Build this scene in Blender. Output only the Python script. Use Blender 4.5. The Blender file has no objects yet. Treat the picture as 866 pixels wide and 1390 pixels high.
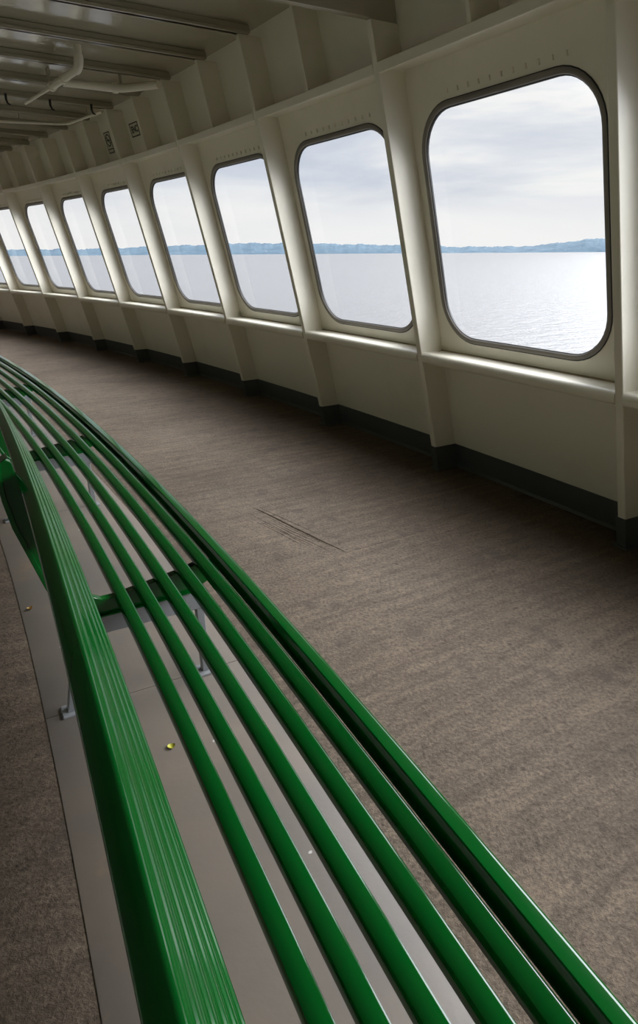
import bpy, bmesh, math, random
from mathutils import Vector, Matrix

random.seed(4)
S = 1.4                                   # metres per unit of the plan (eye height = 1)
CX, CY = -23.8336, -11.2891               # centre of the curved deck house
R0, K = 28.2850, 0.24852                  # foot radius of the wall frames, inward rake
T0, DT = 0.493218, 0.036502               # bearing of the first frame, frame spacing
PD = 0.123                                # plating lies this far outside the frame edges
ZG, ZS, ZH, ZB, ZC = 0.1197, 0.5775, 1.667, 1.989, 2.032
RI = 25.25                                # inner bulkhead
I0, I1 = -4, 13                           # frames built

scene = bpy.context.scene
col = scene.collection


def W(th, r, z):
    return Vector(((CX + r * math.cos(th)) * S, (CY + r * math.sin(th)) * S, z * S))


def A(th, off, z):
    """point on the raked wall cone, off outside the frame edges"""
    return W(th, R0 + off - K * z, z)


def TH(i):
    return T0 + i * DT


# ---------------------------------------------------------------- materials
def mat(name, color, rough=0.5, metallic=0.0, coat=0.0, spec=0.5):
    m = bpy.data.materials.new(name)
    m.use_nodes = True
    b = m.node_tree.nodes['Principled BSDF']
    b.inputs['Base Color'].default_value = (*color, 1)
    b.inputs['Roughness'].default_value = rough
    b.inputs['Metallic'].default_value = metallic
    b.inputs['Coat Weight'].default_value = coat
    b.inputs['Coat Roughness'].default_value = 0.08
    b.inputs['Specular IOR Level'].default_value = spec
    return m


class NT:
    def __init__(self, m):
        self.t = m.node_tree
        self.b = self.t.nodes.get('Principled BSDF')
        self.co = None

    def n(self, kind, **kw):
        x = self.t.nodes.new(kind)
        for k, v in kw.items():
            setattr(x, k, v)
        return x

    def l(self, a, b):
        self.t.links.new(a, b)

    def pos(self):
        if self.co is None:
            self.co = self.n('ShaderNodeNewGeometry').outputs['Position']
        return self.co

    def noise(self, scale, detail=4, rough=0.55, stretch=None, vec=None):
        x = self.n('ShaderNodeTexNoise')
        x.inputs['Scale'].default_value = scale
        x.inputs['Detail'].default_value = detail
        x.inputs['Roughness'].default_value = rough
        v = vec or self.pos()
        if stretch:
            mp = self.n('ShaderNodeMapping')
            mp.vector_type = 'TEXTURE'
            mp.inputs['Rotation'].default_value = (0, 0, stretch[3])
            mp.inputs['Scale'].default_value = stretch[:3]
            self.l(v, mp.inputs['Vector'])
            v = mp.outputs['Vector']
        self.l(v, x.inputs['Vector'])
        return x.outputs['Fac']

    def ramp(self, fac, *stops):
        r = self.n('ShaderNodeValToRGB')
        e = r.color_ramp.elements
        while len(e) < len(stops):
            e.new(0.5)
        for el, (p, c) in zip(e, stops):
            el.position = p
            el.color = (*c, 1) if len(c) == 3 else c
        self.l(fac, r.inputs['Fac'])
        return r.outputs['Color']

    def mix(self, fac, a, b, mode='MIX'):
        x = self.n('ShaderNodeMix', data_type='RGBA', blend_type=mode)
        for sock, v in ((x.inputs[0], fac), (x.inputs[6], a), (x.inputs[7], b)):
            if isinstance(v, (int, float)):
                sock.default_value = v
            elif isinstance(v, tuple):
                sock.default_value = (*v, 1)
            else:
                self.l(v, sock)
        return x.outputs[2]

    def bump(self, h, strength, dist=0.005):
        x = self.n('ShaderNodeBump')
        x.inputs['Strength'].default_value = strength
        x.inputs['Distance'].default_value = dist
        self.l(h, x.inputs['Height'])
        self.l(x.outputs['Normal'], self.b.inputs['Normal'])


def paint(name, color, rough, bump=0.12, dirt=(0.5, 0.46, 0.34), amount=0.25):
    m = mat(name, color, rough)
    t = NT(m)
    d = t.ramp(t.noise(2.3, 6, 0.65), (0.52, (0, 0, 0)), (0.78, (1, 1, 1)))
    f = t.n('ShaderNodeMath', operation='MULTIPLY')
    t.l(d, f.inputs[0])
    f.inputs[1].default_value = amount
    t.l(t.mix(f.outputs[0], color, dirt), t.b.inputs['Base Color'])
    t.bump(t.noise(9.0, 2, 0.5), bump, 0.01)
    return m


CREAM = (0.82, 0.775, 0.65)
M = {}
M['wall'] = paint('cream_paint', CREAM, 0.32)
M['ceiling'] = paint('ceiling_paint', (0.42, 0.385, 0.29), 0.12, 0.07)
M['inner'] = paint('inner_wall_paint', (0.36, 0.34, 0.29), 0.4)
M['base'] = paint('dark_grey_paint', (0.085, 0.090, 0.088), 0.42, 0.2, (0.12, 0.11, 0.095), 0.5)
M['green'] = mat('green_enamel', (0.0003, 0.085, 0.010), 0.12, spec=0.5)
M['steel'] = paint('grey_paint', (0.24, 0.25, 0.26), 0.4, 0.1, (0.15, 0.13, 0.11), 0.4)
M['frame'] = paint('window_metal', (0.21, 0.19, 0.165), 0.38, 0.25, (0.10, 0.085, 0.07), 0.6)
M['sill_dirt'] = paint('brown_sill_dirt', (0.40, 0.33, 0.22), 0.7, 0.3, (0.16, 0.11, 0.06), 0.8)
M['rubber'] = mat('black_rubber', (0.012, 0.011, 0.010), 0.6)
M['black'] = mat('black_stencil', (0.012, 0.012, 0.012), 0.6)
M['stencil_ground'] = mat('stencil_ground', (0.66, 0.62, 0.49), 0.4)
M['leaf'] = paint('yellow_green_leaf', (0.42, 0.40, 0.04), 0.5)
M['dryleaf'] = paint('dry_leaf', (0.45, 0.28, 0.07), 0.6)

# concrete deck
m = M['floor'] = mat('deck_concrete', (0.3, 0.26, 0.22), 0.75, spec=0.3)
t = NT(m)
big = t.noise(0.55, 5, 0.6)
streak = t.noise(1.6, 6, 0.7, (2.6, 0.5, 1, 0.35))
brush = t.noise(22, 3, 0.6, (9.0, 1.0, 1, 0.55))
fine = t.noise(75, 4, 0.8)
mid = t.noise(16, 5, 0.7)
c = t.ramp(big, (0.30, (0.092, 0.067, 0.046)), (0.72, (0.198, 0.153, 0.112)))
c = t.mix(0.55, c, t.ramp(streak, (0.30, (0.40, 0.40, 0.40)), (0.72, (0.62, 0.61, 0.60))), 'OVERLAY')
c = t.mix(0.55, c, t.ramp(fine, (0.34, (0.10, 0.10, 0.10)), (0.66, (0.86, 0.86, 0.86))), 'OVERLAY')
c = t.mix(0.4, c, t.ramp(brush, (0.34, (0.25, 0.25, 0.25)), (0.66, (0.72, 0.72, 0.72))), 'OVERLAY')
c = t.mix(0.3, c, t.ramp(mid, (0.32, (0.22, 0.22, 0.22)), (0.68, (0.74, 0.74, 0.74))), 'OVERLAY')
pit = t.ramp(t.noise(34, 2, 0.5), (0.62, (0, 0, 0)), (0.70, (1, 1, 1)))
c = t.mix(t.mix(0.55, (0, 0, 0), pit), c, (0.05, 0.038, 0.03))
spot = t.ramp(t.noise(6.5, 3, 0.5), (0.615, (0, 0, 0)), (0.68, (1, 1, 1)))
c = t.mix(t.mix(0.5, (0, 0, 0), spot), c, (0.07, 0.055, 0.045))
t.l(c, t.b.inputs['Base Color'])
hm = t.n('ShaderNodeMath', operation='ADD')
t.l(fine, hm.inputs[0])
t.l(mid, hm.inputs[1])
hm2 = t.n('ShaderNodeMath', operation='ADD')
t.l(hm.outputs[0], hm2.inputs[0])
t.l(brush, hm2.inputs[1])
t.bump(hm2.outputs[0], 0.9, 0.007)

# smooth painted strip under the bench
m = M['pad'] = mat('grey_deck_paint', (0.33, 0.32, 0.305), 0.38)
t = NT(m)
c = t.mix(t.ramp(t.noise(1.4, 5, 0.6), (0.35, (0, 0, 0)), (0.75, (1, 1, 1))), (0.205, 0.168, 0.132), (0.125, 0.115, 0.105))
c = t.mix(t.ramp(t.noise(3.1, 5, 0.7), (0.63, (0, 0, 0)), (0.78, (0.7, 0.7, 0.7))), c, (0.30, 0.20, 0.11))
c = t.mix(t.ramp(t.noise(26, 2, 0.5), (0.76, (0, 0, 0)), (0.78, (0.8, 0.8, 0.8))), c, (0.55, 0.53, 0.5))
t.l(c, t.b.inputs['Base Color'])
t.bump(t.noise(60, 3, 0.6), 0.12, 0.003)

# window glass: thin pane, mirror reflection by Fresnel over clear transmission
m = M['glass'] = bpy.data.materials.new('window_glass')
m.use_nodes = True
nt = m.node_tree
nt.nodes.clear()
o = nt.nodes.new('ShaderNodeOutputMaterial')
mx = nt.nodes.new('ShaderNodeMixShader')
tr = nt.nodes.new('ShaderNodeBsdfTransparent')
tr.inputs['Color'].default_value = (0.96, 0.97, 0.975, 1)
gl = nt.nodes.new('ShaderNodeBsdfGlossy')
gl.inputs['Roughness'].default_value = 0.02
fr = nt.nodes.new('ShaderNodeLayerWeight')
fr.inputs['Blend'].default_value = 0.5
pw = nt.nodes.new('ShaderNodeMath')
pw.operation = 'POWER'
pw.inputs[1].default_value = 5.0
nt.links.new(fr.outputs['Facing'], pw.inputs[0])
ma = nt.nodes.new('ShaderNodeMath')
ma.operation = 'MULTIPLY_ADD'
ma.inputs[1].default_value = 0.6
ma.inputs[2].default_value = 0.035
nt.links.new(pw.outputs[0], ma.inputs[0])
nt.links.new(ma.outputs[0], mx.inputs[0])
nt.links.new(tr.outputs[0], mx.inputs[1])
nt.links.new(gl.outputs[0], mx.inputs[2])
nt.links.new(mx.outputs[0], o.inputs[0])

# sea
m = M['sea'] = mat('sea_water', (0.095, 0.093, 0.092), 0.22, spec=0.5)
t = NT(m)
h1 = t.noise(0.35, 6, 0.62, (1.6, 0.7, 1, 0.25))
h2 = t.noise(2.2, 3, 0.6)
hm = t.n('ShaderNodeMath', operation='MULTIPLY_ADD')
t.l(h2, hm.inputs[0])
hm.inputs[1].default_value = 0.25
t.l(h1, hm.inputs[2])
t.bump(hm.outputs[0], 0.55, 1.2)

# far wooded shore, its distance haze put into the blue colour, with pale houses
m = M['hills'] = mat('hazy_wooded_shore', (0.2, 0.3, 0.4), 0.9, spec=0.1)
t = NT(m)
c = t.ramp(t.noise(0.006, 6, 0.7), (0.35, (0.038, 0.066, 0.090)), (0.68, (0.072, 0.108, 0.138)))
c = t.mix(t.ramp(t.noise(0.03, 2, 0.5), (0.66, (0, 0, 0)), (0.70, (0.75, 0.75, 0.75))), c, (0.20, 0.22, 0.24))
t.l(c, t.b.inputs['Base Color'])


# ---------------------------------------------------------------- mesh helpers
class MB:
    def __init__(self):
        self.v, self.f = [], []

    def add(self, vs, fs):
        o = len(self.v)
        self.v += [tuple(v) for v in vs]
        self.f += [tuple(i + o for i in f) for f in fs]

    def sweep(self, prof, a0, a1, n, fn=W, cap=True):
        """profile [(r, z)] swept along the bearing"""
        k = len(prof)
        vs = [fn(a0 + (a1 - a0) * j / n, r, z) for j in range(n + 1) for r, z in prof]
        fs = [(j * k + q, j * k + (q + 1) % k, (j + 1) * k + (q + 1) % k, (j + 1) * k + q)
              for j in range(n) for q in range(k)]
        if cap:
            fs += [tuple(range(k))[::-1], tuple(n * k + q for q in range(k))]
        self.add(vs, fs)

    def radial(self, prof, th, t, fn=W):
        """polygon [(r, z)] given a thickness t across the bearing"""
        k = len(prof)
        r_ = R0
        da = t / 2 / r_
        vs = [fn(th - da, r, z) for r, z in prof] + [fn(th + da, r, z) for r, z in prof]
        fs = [tuple(range(k)), tuple(range(k, 2 * k))[::-1]]
        fs += [(q, k + q, k + (q + 1) % k, (q + 1) % k) for q in range(k)]
        self.add(vs, fs)

    def tube(self, pts, rad, n=12, cap=True):
        pts = [Vector(p) for p in pts]
        rings = []
        prev = None
        for j, p in enumerate(pts):
            d = (pts[min(j + 1, len(pts) - 1)] - pts[max(j - 1, 0)]).normalized()
            if prev is None:
                a = d.orthogonal().normalized()
            else:
                a = (prev - d * prev.dot(d)).normalized()
            prev = a
            b = d.cross(a)
            rr = rad[j] if isinstance(rad, (list, tuple)) else rad
            rings.append([p + (a * math.cos(q * 2 * math.pi / n) + b * math.sin(q * 2 * math.pi / n)) * rr for q in range(n)])
        vs = [v for r in rings for v in r]
        fs = [(j * n + q, j * n + (q + 1) % n, (j + 1) * n + (q + 1) % n, (j + 1) * n + q)
              for j in range(len(pts) - 1) for q in range(n)]
        if cap:
            fs += [tuple(range(n))[::-1], tuple((len(pts) - 1) * n + q for q in range(n))]
        self.add(vs, fs)

    def box(self, c, ax, ay, az):
        """box at centre c with half-axis vectors"""
        vs = [c + ax * x + ay * y + az * z for x in (-1, 1) for y in (-1, 1) for z in (-1, 1)]
        self.add(vs, [(0, 1, 3, 2), (4, 6, 7, 5), (0, 4, 5, 1), (2, 3, 7, 6), (0, 2, 6, 4), (1, 5, 7, 3)])

    def build(self, name, m, parent=None, bevel=0, smooth=True, segs=2, angle=32):
        me = bpy.data.meshes.new(name)
        me.from_pydata(self.v, [], self.f)
        bm = bmesh.new()
        bm.from_mesh(me)
        bmesh.ops.recalc_face_normals(bm, faces=bm.faces)
        bm.to_mesh(me)
        bm.free()
        me.materials.append(m)
        if smooth:
            for p in me.polygons:
                p.use_smooth = True
            me.set_sharp_from_angle(angle=math.radians(angle))
        o = bpy.data.objects.new(name, me)
        col.objects.link(o)
        if parent is not None:
            o.parent = parent
        if bevel:
            b = o.modifiers.new('bevel', 'BEVEL')
            b.width = bevel
            b.segments = segs
            b.limit_method = 'ANGLE'
            b.angle_limit = math.radians(35)
            b.harden_normals = True
        return o


def tag(o, label=None, cat=None, group=None, kind=None):
    for k, v in (('label', label), ('category', cat), ('group', group), ('kind', kind)):
        if v:
            o[k] = v
    return o


def empty(name, loc=(0, 0, 0)):
    o = bpy.data.objects.new(name, None)
    o.location = loc
    o.empty_display_size = 0.2
    col.objects.link(o)
    return o


ORD = ['first', 'second', 'third', 'fourth', 'fifth', 'sixth', 'seventh', 'eighth', 'ninth', 'tenth', 'eleventh',
       'twelfth', 'thirteenth', 'fourteenth', 'fifteenth', 'sixteenth', 'seventeenth']
NW = ['nearest', 'second nearest', 'third nearest', 'fourth nearest', 'fifth nearest', 'sixth nearest', 'seventh nearest',
      'eighth nearest', 'ninth nearest', 'tenth nearest', 'eleventh nearest', 'twelfth nearest', 'thirteenth nearest']

A0, A1 = TH(I0), TH(I1)


def place(what, i):
    """which of the row: counted along the wall from the nearest whole window in the photograph"""
    if i >= 0:
        return '%s, %s in the row counted from the largest whole window' % (what, ORD[int(i)])
    return '%s, %s past the largest window on its near side' % (what, ORD[int(-i) - 1])


NSEG = (I1 - I0) * 8

# ---------------------------------------------------------------- floor and ceiling
b = MB()
b.sweep([(RI - 0.05, -0.06), (R0 + PD + 0.03, -0.06), (R0 + PD + 0.03, 0), (RI - 0.05, 0)], A0, A1, NSEG)
floor = tag(b.build('floor', M['floor']), 'rough brown grey concrete deck with trowel marks', 'floor', kind='structure')

# the raised trowel line and the finer marks beside it belong to the deck
b = MB()
p0, p1 = Vector((-0.270, 2.503, 0)) * S, Vector((0.095, 2.077, 0)) * S
dirv = (p1 - p0).normalized()
nrm = Vector((-dirv.y, dirv.x, 0))


def ridge(q0, q1, w, h, n=24, wob=0.004):
    vs, fs = [], []
    ph = random.random() * 6
    for j in range(n + 1):
        u = j / n
        e = math.sin(math.pi * u) ** 0.5
        c_ = q0.lerp(q1, u) + nrm * (wob * math.sin(5 * u + ph) + random.uniform(-.0012, .0012))
        vs += [c_ - nrm * w * (0.3 + 0.7 * e) - Vector((0, 0, .0005)), c_ + Vector((0, 0, h * (0.15 + 0.85 * e))), c_ + nrm * w * (0.3 + 0.7 * e) - Vector((0, 0, .0005))]
        if j:
            a = 3 * (j - 1)
            fs += [(a, a + 3, a + 4, a + 1), (a + 1, a + 4, a + 5, a + 2)]
    b.add(vs, fs)


ridge(p0, p1, 0.007, 0.006)
for k in range(1, 8):
    sgn = -1 if k < 7 else 1
    d = nrm * sgn * (0.018 * k if sgn < 0 else 0.035)
    ridge(p0.lerp(p1, random.uniform(.0, .25)) + d, p0.lerp(p1, random.uniform(.7, .98)) + d, 0.004, 0.0022)
ridge(p1 + nrm * 0.01, Vector((0.411, 2.265, 0)) * S, 0.006, 0.002)
ridge(p0, Vector((-0.158, 2.722, 0)) * S, 0.006, 0.002)
b.build('trowel_ridge', M['floor'], floor)

b = MB()
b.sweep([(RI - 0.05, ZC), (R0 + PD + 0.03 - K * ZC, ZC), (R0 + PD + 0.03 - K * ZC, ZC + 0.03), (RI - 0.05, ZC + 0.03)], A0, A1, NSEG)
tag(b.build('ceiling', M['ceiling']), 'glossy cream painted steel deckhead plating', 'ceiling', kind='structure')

b = MB()
b.sweep([(RI - 0.05, 0), (RI, 0), (RI, ZC), (RI - 0.05, ZC)], A0, A1, NSEG)
tag(b.build('wall_inner', M['inner']), 'cream inner bulkhead behind the bench', 'wall', kind='structure')
for nm, a, s_ in (('wall_near', A0, -1), ('wall_far', A1, 1)):
    b = MB()
    b.sweep([(RI - 0.05, 0), (R0 + PD + 0.03, 0), (R0 + PD + 0.03 - K * ZC, ZC), (RI - 0.05, ZC)], a, a + s_ * 0.0016, 1)
    tag(b.build(nm, M['inner']), 'cream cross bulkhead at the %s end of the promenade' % nm[5:], 'wall', kind='structure')

# ---------------------------------------------------------------- outer wall plating with window openings
WI0, WI1, WZ0, WZ1, WR = 0.112, 0.940, 0.632, 1.518, 0.175     # frame outer edge in a bay
FB = 0.018                                                    # frame band width
MU = DT * 28.07                                               # units per frame bay


def rrect(i, inset, n=10):
    """rounded rectangle loop as (bearing, z), inset from the frame outer edge"""
    x0, x1 = (WI0 * MU + inset), (WI1 * MU - inset)
    z0, z1 = WZ0 + inset, WZ1 - inset
    r = WR - inset
    pts = []
    for cx, cz, a in ((x1 - r, z1 - r, 0), (x0 + r, z1 - r, 90), (x0 + r, z0 + r, 180), (x1 - r, z0 + r, 270)):
        for q in range(n + 1):
            t_ = math.radians(a + 90 * q / n)
            pts.append((cx + r * math.cos(t_), cz + r * math.sin(t_)))
    # subdivide straight runs so the loop follows the curve of the wall
    out = []
    for j, (x, z) in enumerate(pts):
        out.append((x, z))
        x2, z2 = pts[(j + 1) % len(pts)]
        if abs(x2 - x) > 0.2 or abs(z2 - z) > 0.2:
            for q in range(1, 6):
                out.append((x + (x2 - x) * q / 6, z + (z2 - z) * q / 6))
    return [(TH(i) + x / MU * DT, z) for x, z in out]


b = MB()
ZW0, ZW1 = 0.56, 1.60
for i in range(I0, I1):
    for off in (PD, PD + 0.012):
        for z0, z1 in ((0, ZW0), (ZW1, ZC)):
            n = 8
            vs = [A(TH(i + j / n), off, z) for j in range(n + 1) for z in (z0, z1)]
            b.add(vs, [(2 * j, 2 * j + 2, 2 * j + 3, 2 * j + 1) for j in range(n)])
        loop = rrect(i, 0.004)
        mx_, mz_ = TH(i + 0.5), (ZW0 + ZW1) / 2
        hx, hz = DT / 2, (ZW1 - ZW0) / 2
        outer = []
        for a, z in loop:
            u, v = (a - mx_) / hx, (z - mz_) / hz
            s = 1 / max(abs(u), abs(v))
            outer.append((mx_ + u * s * hx, mz_ + v * s * hz))
        N = len(loop)
        vs = [A(a, off, z) for a, z in loop] + [A(a, off, z) for a, z in outer]
        fs = [(q, (q + 1) % N, N + (q + 1) % N, N + q) for q in range(N)]
        # corner fills
        for q in range(N):
            a, c_ = outer[q], outer[(q + 1) % N]
            if abs(a[0] - c_[0]) > 1e-6 and abs(a[1] - c_[1]) > 1e-6:
                corner = (mx_ + math.copysign(hx, a[0] - mx_ if abs(a[0] - mx_) > hx * .999 else c_[0] - mx_),
                          mz_ + math.copysign(hz, a[1] - mz_ if abs(a[1] - mz_) > hz * .999 else c_[1] - mz_))
                vs.append(A(corner[0], off, corner[1]))
                fs.append((N + q, N + (q + 1) % N, len(vs) - 1))
        b.add(vs, fs)
    loop = rrect(i, 0.004)
    N = len(loop)
    vs = [A(a, PD, z) for a, z in loop] + [A(a, PD + 0.012, z) for a, z in loop]
    b.add(vs, [(q, (q + 1) % N, N + (q + 1) % N, N + q) for q in range(N)])
tag(b.build('wall_outer', M['wall']), 'raked and curved cream steel wall pierced by the row of windows', 'wall', kind='structure')

# ---------------------------------------------------------------- windows
for i in range(I0, I1):
    root = empty('window_%d' % (i - I0 + 1), A(TH(i + 0.5), PD, WZ0))
    tag(root, place('rounded window', i), 'window', kind='structure')
    L = [rrect(i, q) for q in (-0.001, 0.0015, FB * 0.45, FB, FB + 0.003)]
    N = len(L[0])
    inv = Matrix.Translation(-root.location)

    def ringmesh(rows, name, m):
        bb = MB()
        vs = [A(a, off, z) - root.location for lp, off in rows for a, z in lp]
        k = len(rows)
        fs = [(p * N + q, p * N + (q + 1) % N, ((p + 1) % k) * N + (q + 1) % N, ((p + 1) % k) * N + q)
              for p in range(k) for q in range(N)]
        bb.add(vs, fs)
        return bb.build(name, m, root, angle=40)

    ringmesh([(L[0], PD + 0.002), (L[0], PD - 0.004), (L[1], PD - 0.006), (L[2], PD - 0.0065), (rrect(i, FB * .8), PD - 0.005),
              (L[3], PD - 0.001), (L[3], PD + 0.014)], 'window_frame', M['frame'])
    ringmesh([(rrect(i, -0.0045), PD + 0.001), (rrect(i, -0.0045), PD - 0.002), (rrect(i, -0.001), PD - 0.003), (rrect(i, -0.001), PD + 0.001)],
             'outer_seal', M['rubber'])
    ringmesh([(L[3], PD + 0.002), (L[4], PD + 0.004), (L[4], PD + 0.012), (L[3], PD + 0.012)], 'inner_seal', M['rubber'])
    bb = MB()
    lp = rrect(i, FB + 0.002)
    # the pane: a grid-free fan over the curved opening, one sheet
    ctr = A(TH(i) + (WI0 + WI1) / 2 * DT, PD + 0.008, (WZ0 + WZ1) / 2) - root.location
    vs = [A(a, PD + 0.008, z) - root.location for a, z in lp] + [ctr]
    bb.add(vs, [(q, (q + 1) % N, N) for q in range(N)])
    bb.build('glass_pane', M['glass'], root, smooth=False)
    bb = MB()
    for q in range(11):
        a = TH(i) + DT * (0.24 + 0.052 * q)
        z = WZ1 + 0.030
        c_ = A(a, PD - 0.003, z) - root.location
        et = (A(a + .001, PD, z) - A(a, PD, z)).normalized()
        ez = (A(a, PD, z + .01) - A(a, PD, z)).normalized()
        en = et.cross(ez)
        bb.box(c_, et * .0028, ez * .009, en * .005)
        bb.box(c_ - ez * 0.009, et * .005, ez * .004, en * .006)
    bb.build('rivet', M['wall'], root, bevel=0.002)

# ---------------------------------------------------------------- frames, sills, ledges, stiffeners, deck beams
FT = 0.032


def quadbar(b, i, t, o0, o1, z0, z1, n=1):
    pr = [(R0 + o0 - K * (z0 + (z1 - z0) * j / n), z0 + (z1 - z0) * j / n) for j in range(n + 1)]
    pr += [(R0 + o1 - K * (z0 + (z1 - z0) * j / n), z0 + (z1 - z0) * j / n) for j in range(n, -1, -1)]
    b.radial(pr, TH(i), t)


tn = 0
for i in range(I0 + 1, I1):
    tn += 1
    b = MB()
    quadbar(b, i, FT, 0, PD + 0.004, 0, ZB if i != 1 else 1.802)
    o = b.build('trim_%d' % tn, M['wall'], bevel=0.006)
    tag(o, place('cream steel frame upright', i), 'wall frame', 'steel frames between the windows', 'structure')
for i in range(I0, I1):
    d = FT / 2 / R0
    tn += 1
    b = MB()
    z = ZS
    # sill with a rounded nose
    pr = [(R0 + PD - K * z + 0.003, z), (R0 + 0.016 - K * z, z), (R0 + 0.006 - K * z, z - 0.004), (R0 + 0.0005 - K * z, z - 0.012), (R0 - 0.001 - K * z, z - 0.022),
          (R0 + 0.003 - K * z, z - 0.040), (R0 + 0.012 - K * z, z - 0.046), (R0 + PD + 0.003 - K * (z - 0.046), z - 0.046)]
    b.sweep(pr, TH(i) + d * 0.9, TH(i + 1) - d * 0.9, 8)
    o = b.build('trim_%d' % tn, M['wall'], angle=50)
    tag(o, place('rounded cream sill', i), 'window sill', 'sills under the windows', 'structure')
    b = MB()
    b.sweep([(R0 + PD - 0.010 - K * z, z), (R0 + PD + 0.002 - K * z, z), (R0 + PD + 0.002 - K * z, z + 0.006)], TH(i) + d, TH(i + 1) - d, 8)
    b.build('dirt_bead', M['sill_dirt'], o)  # thin brown strip added to stand for the dirt line behind the sill
    tn += 1
    b = MB()
    z = ZH
    pr = [(R0 + PD - K * z + 0.003, z), (R0 - 0.002 - K * z, z), (R0 - 0.002 - K * (z - .034), z - 0.034), (R0 + 0.012 - K * (z - .034), z - 0.034),
          (R0 + 0.016 - K * (z - .03), z - 0.016), (R0 + PD + 0.003 - K * (z - .016), z - 0.016)]
    b.sweep(pr, TH(i) + d * 0.9, TH(i + 1) - d * 0.9, 8)
    tag(b.build('trim_%d' % tn, M['wall'], bevel=0.004), place('cream ledge over a window', i), 'ledge', 'ledges over the windows', 'structure')
    tn += 1
    b = MB()
    quadbar(b, i + 0.5, 0.019, 0.002, PD + 0.004, ZH, ZB)
    tag(b.build('trim_%d' % tn, M['wall'], bevel=0.004), place('thin upright stiffener on the ledge', i), 'stiffener', 'plate stiffeners above the ledge', 'structure')
for j in range(2 * I0 + 1, 2 * I1):
    i = j / 2
    deep = j == 2
    zb = 1.802 if deep else ZB
    tn += 1
    b = MB()
    if deep:
        pr = [(RI, zb), (R0 - K * zb, zb), (R0 + PD - 0.02 - K * zb, zb), (R0 + PD + 0.004 - K * (zb + .03), zb + 0.03), (R0 + PD + 0.004 - K * ZC, ZC), (RI, ZC)]
        b.radial(pr, TH(i), FT)
    else:
        pr = [(RI, zb), (R0 + 0.055 - K * zb, zb), (R0 + 0.07 - K * zb, zb + 0.012), (R0 + 0.07 - K * ZC, ZC), (RI, ZC)]
        b.radial(pr, TH(i), 0.026)
        pr = [(RI, zb), (R0 + 0.055 - K * zb, zb), (R0 + 0.055 - K * zb, zb + 0.016), (RI, zb + 0.016)]
        b.radial(pr, TH(i), 0.045)
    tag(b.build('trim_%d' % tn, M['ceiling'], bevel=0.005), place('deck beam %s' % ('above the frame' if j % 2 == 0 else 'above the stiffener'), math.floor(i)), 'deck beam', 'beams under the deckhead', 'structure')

# skirting: dark paint plate along the wall and round the foot of every frame
b = MB()
for i in range(I0, I1):
    d = FT / 2 / R0
    b.sweep([(R0 + PD - 0.004, 0), (R0 + PD + 0.002, 0), (R0 + PD + 0.002 - K * ZG, ZG), (R0 + PD - 0.004 - K * ZG, ZG)], TH(i), TH(i + 1), 8)
    b.sweep([(R0 + PD - 0.018, 0), (R0 + PD, 0), (R0 + PD, 0.014), (R0 + PD - 0.010, 0.012)], TH(i), TH(i + 1), 8)
for i in range(I0 + 1, I1):
    b.radial([(R0 - 0.004, 0), (R0 + PD, 0), (R0 + PD - K * ZG, ZG), (R0 - 0.004 - K * ZG, ZG)], TH(i), FT + 0.008)
    b.radial([(R0 - 0.014, 0), (R0 + PD, 0), (R0 + PD, 0.008), (R0 - 0.014, 0.008)], TH(i), FT + 0.03)
tag(b.build('baseboard_outer', M['base'], bevel=0.003), 'dark grey painted skirting along the foot of the window wall', 'baseboard', kind='structure')

# ---------------------------------------------------------------- painted strip under the bench
seams = [0.395, 0.4448, 0.4942, 0.5440, 0.5938, 0.6436, 0.6934, 0.7432]
for q in range(len(seams) - 1):
    b = MB()
    b.sweep([(26.362, 0), (26.850, 0), (26.850, 0.0012), (26.848, 0.0018), (26.364, 0.0018), (26.362, 0.0012)], seams[q] + 0.00004, seams[q + 1] - 0.00004, 10)
    o = b.build('floor_strip', M['pad'])
    tag(o, 'smooth grey strip under the bench, %s length from its near end' % ORD[q], 'deck strip', 'smooth grey strips under the bench', 'structure')

# ---------------------------------------------------------------- the bench
BA0, BA1 = 0.402, 0.735
bench = empty('bench', W(0.5438, 26.6, 0.0018))
tag(bench, 'long curved bench of green enamelled slats with a ribbed back rail on grey legs', 'bench')
BO = bench.location.copy()


def WB(th, r, z):
    return W(th, r, z) - BO


NB = 160
# seat slats: outer top edge radius and height
for j, r1 in enumerate((26.5704, 26.6153, 26.6619, 26.7105, 26.7540)):
    z1 = 0.285 + 0.065 * j / 5
    wd, th_, sl = 0.0265, 0.021, 0.10
    r0 = r1 - wd
    e = 0.0058
    pr = [(r0 + e, z1 - sl * wd), (r1 - e, z1), (r1 - .3 * e, z1 - .3 * e), (r1, z1 - e), (r1, z1 - th_), (r1 - 0.004, z1 - th_), (r1 - 0.004, z1 - th_ + .004),
          (r0 + 0.004, z1 - th_ + .004 - sl * wd), (r0 + 0.004, z1 - th_ - sl * wd), (r0, z1 - th_ - sl * wd), (r0, z1 - sl * wd - e), (r0 + .3 * e, z1 - sl * wd - .3 * e)]
    b = MB()
    b.sweep(pr, BA0, BA1, NB, WB)
    b.build('seat_slat', M['green'], bench, angle=40)
# front slat: deep with a rolled nose
r1, z1 = 26.7965, 0.349
ca, sa = math.cos(math.radians(-1)), math.sin(math.radians(-1))
pr0 = [(-0.0275, -0.003), (-0.0245, 0.0), (-0.008, 0.0)] + [(-0.008 + 0.008 * math.sin(math.radians(15 * q)), -0.008 + 0.008 * math.cos(math.radians(15 * q))) for q in range(1, 7)]
pr0 += [(0.0, -0.030), (-0.003, -0.033), (-0.030, -0.033), (-0.033, -0.030)]
pr = [(r1 + x * ca - y * sa, z1 + x * sa + y * ca) for x, y in pr0]
b = MB()
b.sweep(pr, BA0, BA1, NB, WB)
b.build('front_slat', M['green'], bench, angle=40)

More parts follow.
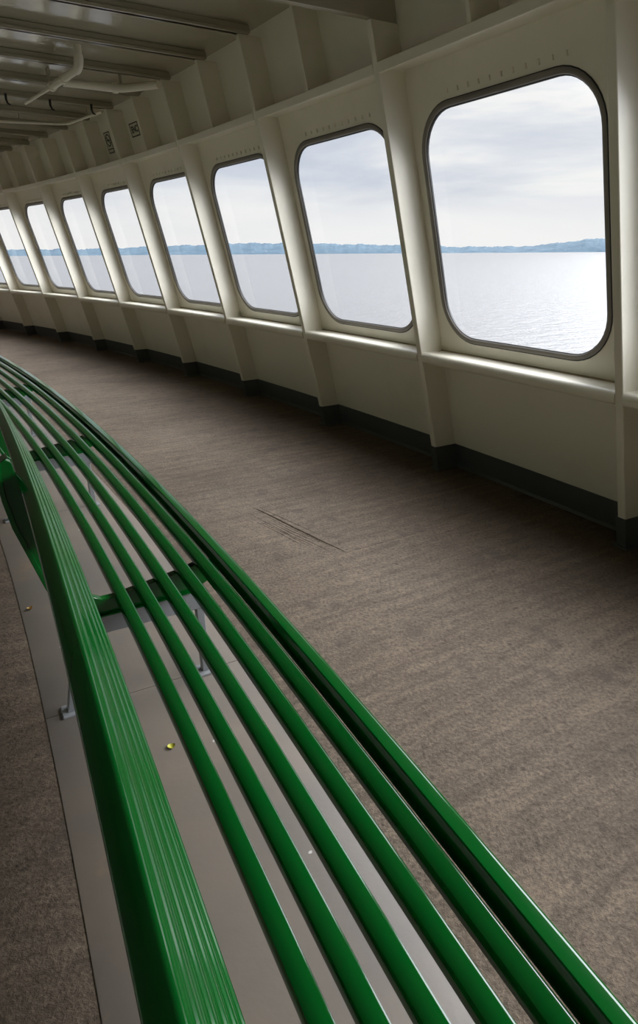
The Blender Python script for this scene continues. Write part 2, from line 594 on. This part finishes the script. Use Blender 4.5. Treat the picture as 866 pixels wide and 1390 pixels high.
# back rail: thick plank, ribbed on its front face
F0, F1 = Vector((26.4085, 0.5975)), Vector((26.463, 0.447))
fd = (F1 - F0)
fl = fd.length
fd = fd / fl
fn_ = Vector((-fd.y, fd.x))          # points to the front, away from the back
if fn_.x < 0:
    fn_ = -fn_
T_ = 0.0255


def RP(u, d):
    """rail section: u along the face from the top, d out of the face"""
    pt = F0 + fd * u + fn_ * d
    return (pt.x, pt.y)


sec = []
for q in range(7):                       # shoulder
    a = math.radians(90 * q / 6)
    sec.append(RP(0.006 - 0.006 * math.cos(a), -0.006 + 0.006 * math.sin(a)))
ribs = [0.120, 0.342, 0.545, 0.708, 0.895]
for u in ribs:
    for q in range(-5, 6):
        x = q / 5
        sec.append(RP(u * fl + x * 0.0038, 0.0022 * (math.cos(math.pi * x) * 0.5 + 0.5)))
for q in range(4):
    a = math.radians(90 * q / 3)
    sec.append(RP(fl - 0.005 + 0.005 * math.sin(a), -0.005 + 0.005 * math.cos(a)))
for q in range(4):
    a = math.radians(90 * q / 3)
    sec.append(RP(fl - 0.004 + 0.004 * math.cos(a), -T_ + 0.004 - 0.004 * math.sin(a)))
for q in range(4):
    a = math.radians(90 * q / 3)
    sec.append(RP(0.003 - 0.003 * math.sin(a), -T_ + 0.003 - 0.003 * math.cos(a)))
b = MB()
b.sweep(sec, BA0, BA1, NB, WB)
b.build('back_rail', M['green'], bench, angle=50)

# supports: green casting on a grey leg frame
for th in (0.4444, 0.4942, 0.5440, 0.5938, 0.6436, 0.6934):
    b = MB()
    pr = [(26.798, 0.298), (26.745, 0.308), (26.70, 0.296), (26.64, 0.286), (26.59, 0.279), (26.545, 0.272), (26.515, 0.272), (26.495, 0.284), (26.483, 0.31),
          (26.474, 0.36), (26.462, 0.43), (26.437, 0.452), (26.384, 0.592), (26.380, 0.615), (26.366, 0.624), (26.352, 0.612), (26.349, 0.585), (26.352, 0.54), (26.362, 0.48),
          (26.382, 0.41), (26.405, 0.33), (26.43, 0.272), (26.462, 0.24), (26.50, 0.233), (26.60, 0.234), (26.72, 0.238), (26.775, 0.262), (26.798, 0.28)]
    b.radial(pr, th, 0.022, WB)
    # flange along the rear edge of the casting
    edge = pr[14:26]
    fl2 = edge + [(r + 0.010, z + 0.004) for r, z in edge[::-1]]
    b.radial(fl2, th, 0.044, WB)
    arm = b.build('support_arm', M['green'], bench, bevel=0.006, segs=3)
    b = MB()
    b.radial([(26.430, 0.188), (26.755, 0.188), (26.755, 0.236), (26.430, 0.236)], th, 0.030, WB)
    fr_ = b.build('leg_frame', M['steel'], bench, bevel=0.004)
    for rr, rq in ((26.419, 26.452), (26.742, 26.738)):
        b = MB()
        b.radial([(rr - 0.010, 0.006), (rr + 0.010, 0.006), (rq + 0.010, 0.19), (rq - 0.010, 0.19)], th, 0.022, WB)
        lg = b.build('leg', M['steel'], fr_, bevel=0.004)
    for rr in (26.419, 26.742):
        b = MB()
        b.radial([(rr - 0.022, 0.001), (rr + 0.022, 0.001), (rr + 0.022, 0.007), (rr - 0.022, 0.007)], th, 0.05, WB)
        b.build('foot_plate', M['steel'], fr_, bevel=0.003)

# ---------------------------------------------------------------- leaves on the strip
def leaf(name, th, r, size, m, rot, curl):
    b = MB()
    n, k = 10, 6
    vs, fs = [], []
    for side in (1, -1):
        for j in range(n + 1):
            u = j / n
            w = 0.5 * math.sin(math.pi * u) ** 0.7 * (1 - 0.25 * u)
            for q in range(k + 1):
                v = q / k * 2 - 1
                vs.append(Vector(((u - 0.5) * size, v * w * size, curl * size * ((u - .5) ** 2 * 2 + 0.6 * v * v * w) + side * 0.0006 + 0.0007)))
    for s_ in range(2):
        o_ = s_ * (n + 1) * (k + 1)
        fs += [(o_ + j * (k + 1) + q, o_ + j * (k + 1) + q + 1, o_ + (j + 1) * (k + 1) + q + 1, o_ + (j + 1) * (k + 1) + q) for j in range(n) for q in range(k)]
    b.add(vs, fs)
    o = b.build(name, m)
    o.location = W(th, r, 0.0018)
    o.rotation_euler = (0, 0, rot)
    return o


tag(leaf('leaf', 0.485714, 26.5891, 0.025, M['leaf'], 0.5, 0.5), 'small yellow green leaf on the grey strip under the slats', 'leaf')
o = leaf('leaf', 0.5146, 26.387, 0.024, M['dryleaf'], 1.0, 0.9)
tag(o, 'curled dry yellow leaf on the grey strip behind the back rail', 'leaf')

# ---------------------------------------------------------------- pipes under the deckhead
def thp(i, r, z):
    return W(TH(i), r, z)


def arc_elbow(p, q, s, rad, n=6):
    """rounded corner at q between p and s"""
    a = q + (p - q).normalized() * rad
    c_ = q + (s - q).normalized() * rad
    return [a.lerp(q, u).lerp(q.lerp(c_, u), u) for u in [x / n for x in range(n + 1)]]


def XYZ(x, y, z):
    return Vector((x, y, z)) * S


ZP = 1.93
e0, e1, e2 = XYZ(-1.247, 3.943, ZP), XYZ(-1.553, 4.353, ZP), XYZ(-1.89, 4.783, ZP)
top = Vector((e0.x, e0.y, ZC * S + 0.01))
root = empty('drain_pipe', (e0.x, e0.y, ZC * S))
tag(root, 'cream pipe dropping from the deckhead with a thick run to the window wall', 'pipe')
OO = root.location.copy()
b = MB()
pts = [top] + arc_elbow(top, e0, e1, 0.07) + [e1]
b.tube([p - OO for p in pts], 0.028, 14)
b.tube([p - OO for p in arc_elbow(top, e0, e1, 0.085)], 0.034, 14)
b.build('pipe_run', M['wall'], root)
b = MB()
b.tube([e1 - OO - (e2 - e1) * .05, e2 - OO], 0.014, 10)
b.build('branch_pipe', M['wall'], root)
b = MB()
d_ = (e1 - e0).normalized()
for u in (0.55, 0.97):
    c_ = e0.lerp(e1, u) - OO
    b = MB()
    b.tube([c_ - d_ * .02, c_ + d_ * .02], 0.036, 12)
    b.build('coupling', M['wall'], root)
for u in (0.93, 1.0):
    c_ = e0.lerp(e2, u * 0.52)
    b = MB()
    b.tube([Vector((c_.x, c_.y, ZC * S + 0.005)) - OO, c_ - OO], 0.008, 8)
    b.build('hanger_rod', M['ceiling'], root)

ZQ = 1.925
h0, h1, h2 = XYZ(-1.4425, 4.23, ZQ), XYZ(-1.1575, 4.3925, ZQ), XYZ(-0.915, 4.2975, ZQ)
b = MB()
b.tube([p - OO for p in [h0] + arc_elbow(h0, h1, h2, 0.08) + [h2]], 0.030, 14)
b.build('cross_run', M['wall'], root)
b = MB()
d_ = (h1 - h0).normalized()
b.tube([h1 - OO - d_ * .07, h1 - OO - d_ * .03], 0.039, 14)
b.build('coupling', M['wall'], root)
b = MB()
b.tube([Vector((h1.x, h1.y, ZC * S + 0.005)) - OO, h1 - OO], 0.011, 8)
b.build('hanger_rod', M['ceiling'], root)

ZR = 1.94
c0, c1, c2 = XYZ(-2.365, 5.445, ZR), XYZ(-1.915, 5.58, ZR), XYZ(-1.50, 5.125, ZR)
root = empty('conduit', c1)
tag(root, 'thin cream conduit bent towards the wall frame below the beams', 'conduit')
OO = root.location.copy()
b = MB()
b.tube([p - OO for p in [c0 + (c0 - c1) * .8] + arc_elbow(c0, c1, c2, 0.12) + [c2]], 0.012, 10)
b.build('pipe_run', M['wall'], root)
for p in (c0.lerp(c1, .3), c1.lerp(c2, .6)):
    b = MB()
    b.tube([Vector((p.x, p.y, ZC * S + 0.005)) - OO, p - OO], 0.006, 8)
    b.build('hanger_rod', M['ceiling'], root)

# black cable hooks under a beam
hooklab = ['black cable hook under the beam, left of the pipes', 'black cable hook under the beam, below the thin branch pipe',
           'black cable hook under the beam, nearest the wall signs']
for lab, (x, y) in zip(hooklab, ((-1.982, 4.712), (-1.769, 4.891), (-1.543, 5.037))):
    z = 1.95
    b = MB()
    b.tube([Vector((0, 0, 0.03)), Vector((0, 0, -0.02)), Vector((0.012, -0.004, -0.05)), Vector((0.035, -0.012, -0.06))], [0.012, 0.010, 0.008, 0.006], 8)
    o = b.build('cable_hook', M['black'])
    o.location = XYZ(x, y, z)
    tag(o, lab, 'hook', 'black cable hooks')

# ---------------------------------------------------------------- stencilled signs on the plating
def wall_axes(th, z, off):
    et = (A(th - .0005, off, z) - A(th + .0005, off, z)).normalized()     # to the right seen from inside
    ez = (A(th, off, z + .01) - A(th, off, z - .01)).normalized()
    en = et.cross(ez).normalized()
    return A(th, off, z), et, ez, en


def frame_outline(b, w, h, t, d=0.0009, cx=0, cy=0):
    X, Y, Z = Vector((1, 0, 0)), Vector((0, 1, 0)), Vector((0, 0, 1))
    for sx in (-1, 1):
        b.box(Vector((cx + sx * (w / 2 - t / 2), cy, 0.0045)), X * t / 2, Y * h / 2, Z * d)
        b.box(Vector((cx, cy + sx * (h / 2 - t / 2), 0.0045)), X * (w / 2), Y * t / 2, Z * d)


def sign_root(name, th, z):
    c_, et, ez, en = wall_axes(th, z, PD - 0.001)
    r = empty(name)
    r.matrix_world = Matrix(((et.x, ez.x, en.x, c_.x), (et.y, ez.y, en.y, c_.y), (et.z, ez.z, en.z, c_.z), (0, 0, 0, 1)))
    return r


def text_part(txt, size, parent, x, y, sx=1):
    cu = bpy.data.curves.new('lettering', 'FONT')
    cu.body = txt
    cu.size = size
    cu.align_x = 'LEFT'
    cu.align_y = 'CENTER'
    cu.extrude = 0.0008
    cu.offset = 0.0022
    cu.materials.append(M['black'])
    src = bpy.data.objects.new('lettering_curve', cu)
    col.objects.link(src)
    me = bpy.data.meshes.new_from_object(src.evaluated_get(bpy.context.evaluated_depsgraph_get()))
    bpy.data.objects.remove(src)
    o = bpy.data.objects.new('lettering', me)
    col.objects.link(o)
    o.parent = parent
    o.location = (x, y, 0.0045)
    o.scale = (sx, 1, 1)
    return o


# lettered sign, its right side hidden behind a stiffener
sh, sw = 0.088 * S * 1.03, 0.21
th_left, zmid = TH(3.925), 1.851
r = sign_root('sign', th_left - (sw / 2) / (28 * S), zmid)
tag(r, 'black bordered stencil reading ENC, half hidden by a stiffener', 'sign')
b = MB()
b.box(Vector((0, 0, 0.002)), Vector((sw / 2, 0, 0)), Vector((0, sh / 2, 0)), Vector((0, 0, 0.002)))
b.build('sign_panel', M['stencil_ground'], r)
b = MB()
frame_outline(b, sw, sh, 0.010)
b.build('border', M['black'], r)
text_part('ENC', 0.082, r, -sw / 2 + 0.027, 0, 1.0)

# round prohibition symbol with a caption box under it
sw, sh = 0.155, 0.150
th_left = TH(4.432)
r = sign_root('sign', th_left - (sw / 2) / (28 * S), 1.848)
tag(r, 'black stencilled round prohibition symbol above a small caption box', 'sign')
b = MB()
b.box(Vector((0, -0.03, 0.002)), Vector((sw / 2, 0, 0)), Vector((0, 0.11, 0)), Vector((0, 0, 0.002)))
b.build('sign_panel', M['stencil_ground'], r)
b = MB()
t_ = 0.008
X, Y, Z = Vector((1, 0, 0)), Vector((0, 1, 0)), Vector((0, 0, 1))
b.box(Vector((-sw / 2 + t_ / 2, 0.0, 0.0045)), X * t_ / 2, Y * 0.078, Z * .0009)
b.box(Vector((sw / 2 - t_ / 2, 0.0, 0.0045)), X * t_ / 2, Y * 0.078, Z * .0009)
b.box(Vector((0, 0.074, 0.0045)), X * sw / 2, Y * t_ / 2, Z * .0009)
frame_outline(b, sw, 0.045, 0.009, cy=-0.108)
b.build('border', M['black'], r)
b = MB()
n = 40
ro, ri = 0.062, 0.050
vs = []
for q in range(n):
    a = 2 * math.pi * q / n
    for rr in (ro, ri):
        for zz in (0.0037, 0.0053):
            vs.append(Vector((rr * math.cos(a), rr * math.sin(a) - 0.004, zz)))
fs = []
for q in range(n):
    a, c_ = 4 * q, 4 * ((q + 1) % n)
    fs += [(a, c_, c_ + 1, a + 1), (a + 2, a + 3, c_ + 3, c_ + 2), (a + 1, c_ + 1, c_ + 3, a + 3), (a, a + 2, c_ + 2, c_)]
b.add(vs, fs)
dg = Vector((1, -1, 0)).normalized()
dn = Vector((1, 1, 0)).normalized()
b.box(Vector((0, -0.004, 0.0045)), dg * 0.054, dn * 0.006, Z * .0009)
b.box(Vector((0, -0.004, 0.0045)), X * 0.034, Y * 0.007, Z * .0008)
b.build('symbol', M['black'], r)

# ---------------------------------------------------------------- sea and far shore
ZSEA = -11.0
b = MB()
rings = [0, 18, 40, 90, 200, 500, 1500, 5000, 15000, 60000]
n = 96
vs = [Vector((0, 0, ZSEA))]
for rr in rings[1:]:
    vs += [Vector((rr * math.cos(2 * math.pi * q / n), rr * math.sin(2 * math.pi * q / n), ZSEA)) for q in range(n)]
fs = [(0, 1 + q, 1 + (q + 1) % n) for q in range(n)]
for k in range(len(rings) - 2):
    a = 1 + k * n
    fs += [(a + q, a + n + q, a + n + (q + 1) % n, a + (q + 1) % n) for q in range(n)]
b.add(vs, fs)
tag(b.build('sea', M['sea']), 'pale grey rippled sea outside the windows', 'sea', kind='structure')

# wooded shoreline: height profile over the bearing (degrees right of straight ahead, metres)
prof = [(-60, 40), (-40, 60), (-30, 62), (-25.5, 75), (-22, 80), (-18, 88), (-14, 108), (-12, 120), (-9, 138), (-7, 152), (-3, 150), (0, 140), (5, 120), (8, 105), (10, 92), (12, 80),
        (14, 84), (16, 78), (18, 98), (20, 140), (21.5, 168), (22.5, 172), (23.5, 155), (25, 160), (27, 150), (32, 130), (40, 110), (60, 80)]


def hh(a):
    for (a0, h0_), (a1, h1_) in zip(prof, prof[1:]):
        if a0 <= a <= a1:
            return h0_ + (h1_ - h0_) * (a - a0) / (a1 - a0)
    return prof[-1][1]


b = MB()
D = 9000
na = 900
rows = [(0, 0.0), (60, 0.12), (200, 0.35), (420, 0.6), (700, 0.85), (1000, 1.0), (1500, 0.9), (2600, 0.0)]
vs = []
rnd = random.Random(3)
for j in range(na + 1):
    a = -60 + 120 * j / na
    tooth = rnd.uniform(-7, 7) + 6 * math.sin(a * 2.1) + 4 * math.sin(a * 5.7)
    for d_, f in rows:
        dd = D + d_
        z = ZSEA - 1 + max(2, hh(a) * f + tooth * f ** 2 * 0.8) * (1 if f > 0 else 0)
        vs.append(Vector((dd * math.sin(math.radians(a)), dd * math.cos(math.radians(a)), z)))
k = len(rows)
fs = [(j * k + q, (j + 1) * k + q, (j + 1) * k + q + 1, j * k + q + 1) for j in range(na) for q in range(k - 1)]
b.add(vs, fs)
tag(b.build('hills', M['hills'], angle=60), 'blue hazy wooded shore across the water', 'shore', kind='structure')

# ---------------------------------------------------------------- sky: overcast, brighter high up and towards the veiled sun
w = bpy.data.worlds.new('overcast_sky')
scene.world = w
w.use_nodes = True
nt = w.node_tree
nt.nodes.clear()
t = NT(w)
out = t.n('ShaderNodeOutputWorld')
bg = t.n('ShaderNodeBackground')
t.l(bg.outputs[0], out.inputs[0])
co = t.n('ShaderNodeTexCoord').outputs['Generated']
t.co = co
sep = t.n('ShaderNodeSeparateXYZ')
t.l(co, sep.inputs[0])
# streaky cloud bands, flattened towards the horizon
mp = t.n('ShaderNodeMapping')
mp.inputs['Scale'].default_value = (1.6, 1.6, 9.0)
mp.inputs['Location'].default_value = (0.35, 0.1, 0.2)
t.l(co, mp.inputs['Vector'])
cl = t.n('ShaderNodeTexNoise')
cl.inputs['Scale'].default_value = 1.7
cl.inputs['Detail'].default_value = 7
cl.inputs['Roughness'].default_value = 0.55
cl.inputs['Distortion'].default_value = 0.3
t.l(mp.outputs[0], cl.inputs['Vector'])
cloud = t.ramp(cl.outputs['Fac'], (0.36, (0.62, 0.665, 0.76)), (0.50, (0.79, 0.815, 0.865)), (0.62, (0.97, 0.965, 0.95)))
deck = t.ramp(sep.outputs['Z'], (0.055, (0, 0, 0)), (0.10, (1, 1, 1)))
lf = t.n('ShaderNodeMath', operation='MULTIPLY')
neg = t.n('ShaderNodeMapRange')
neg.inputs['From Min'].default_value = 0.12
neg.inputs['From Max'].default_value = -0.14
t.l(sep.outputs['X'], neg.inputs['Value'])
t.l(deck, lf.inputs[0])
t.l(neg.outputs[0], lf.inputs[1])
lf2 = t.n('ShaderNodeMath', operation='MULTIPLY')
t.l(lf.outputs[0], lf2.inputs[0])
lf2.inputs[1].default_value = 0.85
band = t.ramp(cl.outputs['Fac'], (0.38, (0.64, 0.69, 0.79)), (0.62, (0.80, 0.83, 0.885)))
low = t.ramp(sep.outputs['Z'], (0.0, (1, 1, 1)), (0.045, (0.8, 0.8, 0.8)), (0.095, (0, 0, 0)))
cloud = t.mix(low, cloud, (0.965, 0.955, 0.945))
cloud = t.mix(lf2.outputs[0], cloud, band)
up = t.ramp(sep.outputs['Z'], (0.0, (0.1, 0.1, 0.1)), (0.33, (0.1, 0.1, 0.1)), (0.60, (0.34, 0.34, 0.34)), (1.0, (0.40, 0.40, 0.40)))
dt = t.n('ShaderNodeVectorMath', operation='DOT_PRODUCT')
t.l(co, dt.inputs[0])
az, el = math.radians(72), math.radians(30)
dt.inputs[1].default_value = (math.sin(az) * math.cos(el), math.cos(az) * math.cos(el), math.sin(el))
sun = t.ramp(dt.outputs['Value'], (0.66, (0, 0, 0)), (0.88, (0.55, 0.545, 0.53)), (0.98, (1.0, 0.98, 0.93)))
dt2 = t.n('ShaderNodeVectorMath', operation='DOT_PRODUCT')
t.l(co, dt2.inputs[0])
az, el = math.radians(34), math.radians(40)
dt2.inputs[1].default_value = (math.sin(az) * math.cos(el), math.cos(az) * math.cos(el), math.sin(el))
veil = t.ramp(dt2.outputs['Value'], (0.84, (0, 0, 0)), (0.94, (0.05, 0.049, 0.047)), (0.99, (0.6, 0.59, 0.56)))
st0 = t.n('ShaderNodeMath', operation='ADD')
t.l(up, st0.inputs[0])
t.l(veil, st0.inputs[1])
sm = t.n('ShaderNodeMath', operation='MULTIPLY')
t.l(sun, sm.inputs[0])
sm.inputs[1].default_value = 1.85
st = t.n('ShaderNodeMath', operation='ADD')
t.l(st0.outputs[0], st.inputs[0])
t.l(sm.outputs[0], st.inputs[1])
s10 = t.n('ShaderNodeMath', operation='MULTIPLY')
t.l(st.outputs[0], s10.inputs[0])
s10.inputs[1].default_value = 10.0
t.l(cloud, bg.inputs['Color'])
t.l(s10.outputs[0], bg.inputs['Strength'])
w.cycles.sampling_method = 'MANUAL'
w.cycles.sample_map_resolution = 1024

# ---------------------------------------------------------------- camera
F_, PITCH, ROLL = 880.18, 0.335350, -0.0065868
cp, sp = math.cos(PITCH), math.sin(PITCH)
fw = Vector((0, cp, -sp))
u0 = Vector((0, sp, cp))
r0_ = Vector((1, 0, 0))
cr, sr = math.cos(ROLL), math.sin(ROLL)
rt = r0_ * cr + u0 * sr
uu = r0_ * -sr + u0 * cr
cam = bpy.data.cameras.new('camera')
co_ = bpy.data.objects.new('camera', cam)
col.objects.link(co_)
co_.matrix_world = Matrix(((rt.x, uu.x, -fw.x, 0), (rt.y, uu.y, -fw.y, 0), (rt.z, uu.z, -fw.z, S), (0, 0, 0, 1)))
cam.sensor_fit = 'AUTO'
cam.sensor_width = 36
cam.lens = F_ / 1390 * 36
cam.shift_x = 0
cam.shift_y = -45 / 1390
cam.clip_start = 0.02
cam.clip_end = 100000
scene.camera = co_

# ---------------------------------------------------------------- view
vs_ = scene.view_settings
vs_.view_transform = 'Standard'
vs_.look = 'None'
vs_.gamma = 1
vs_.use_curve_mapping = False
vs_.exposure = 0.0
scene.cycles.max_bounces = 12
scene.cycles.diffuse_bounces = 8
scene.cycles.transparent_max_bounces = 12
scene.cycles.use_denoising = True
scene.cycles.sample_clamp_indirect = 6
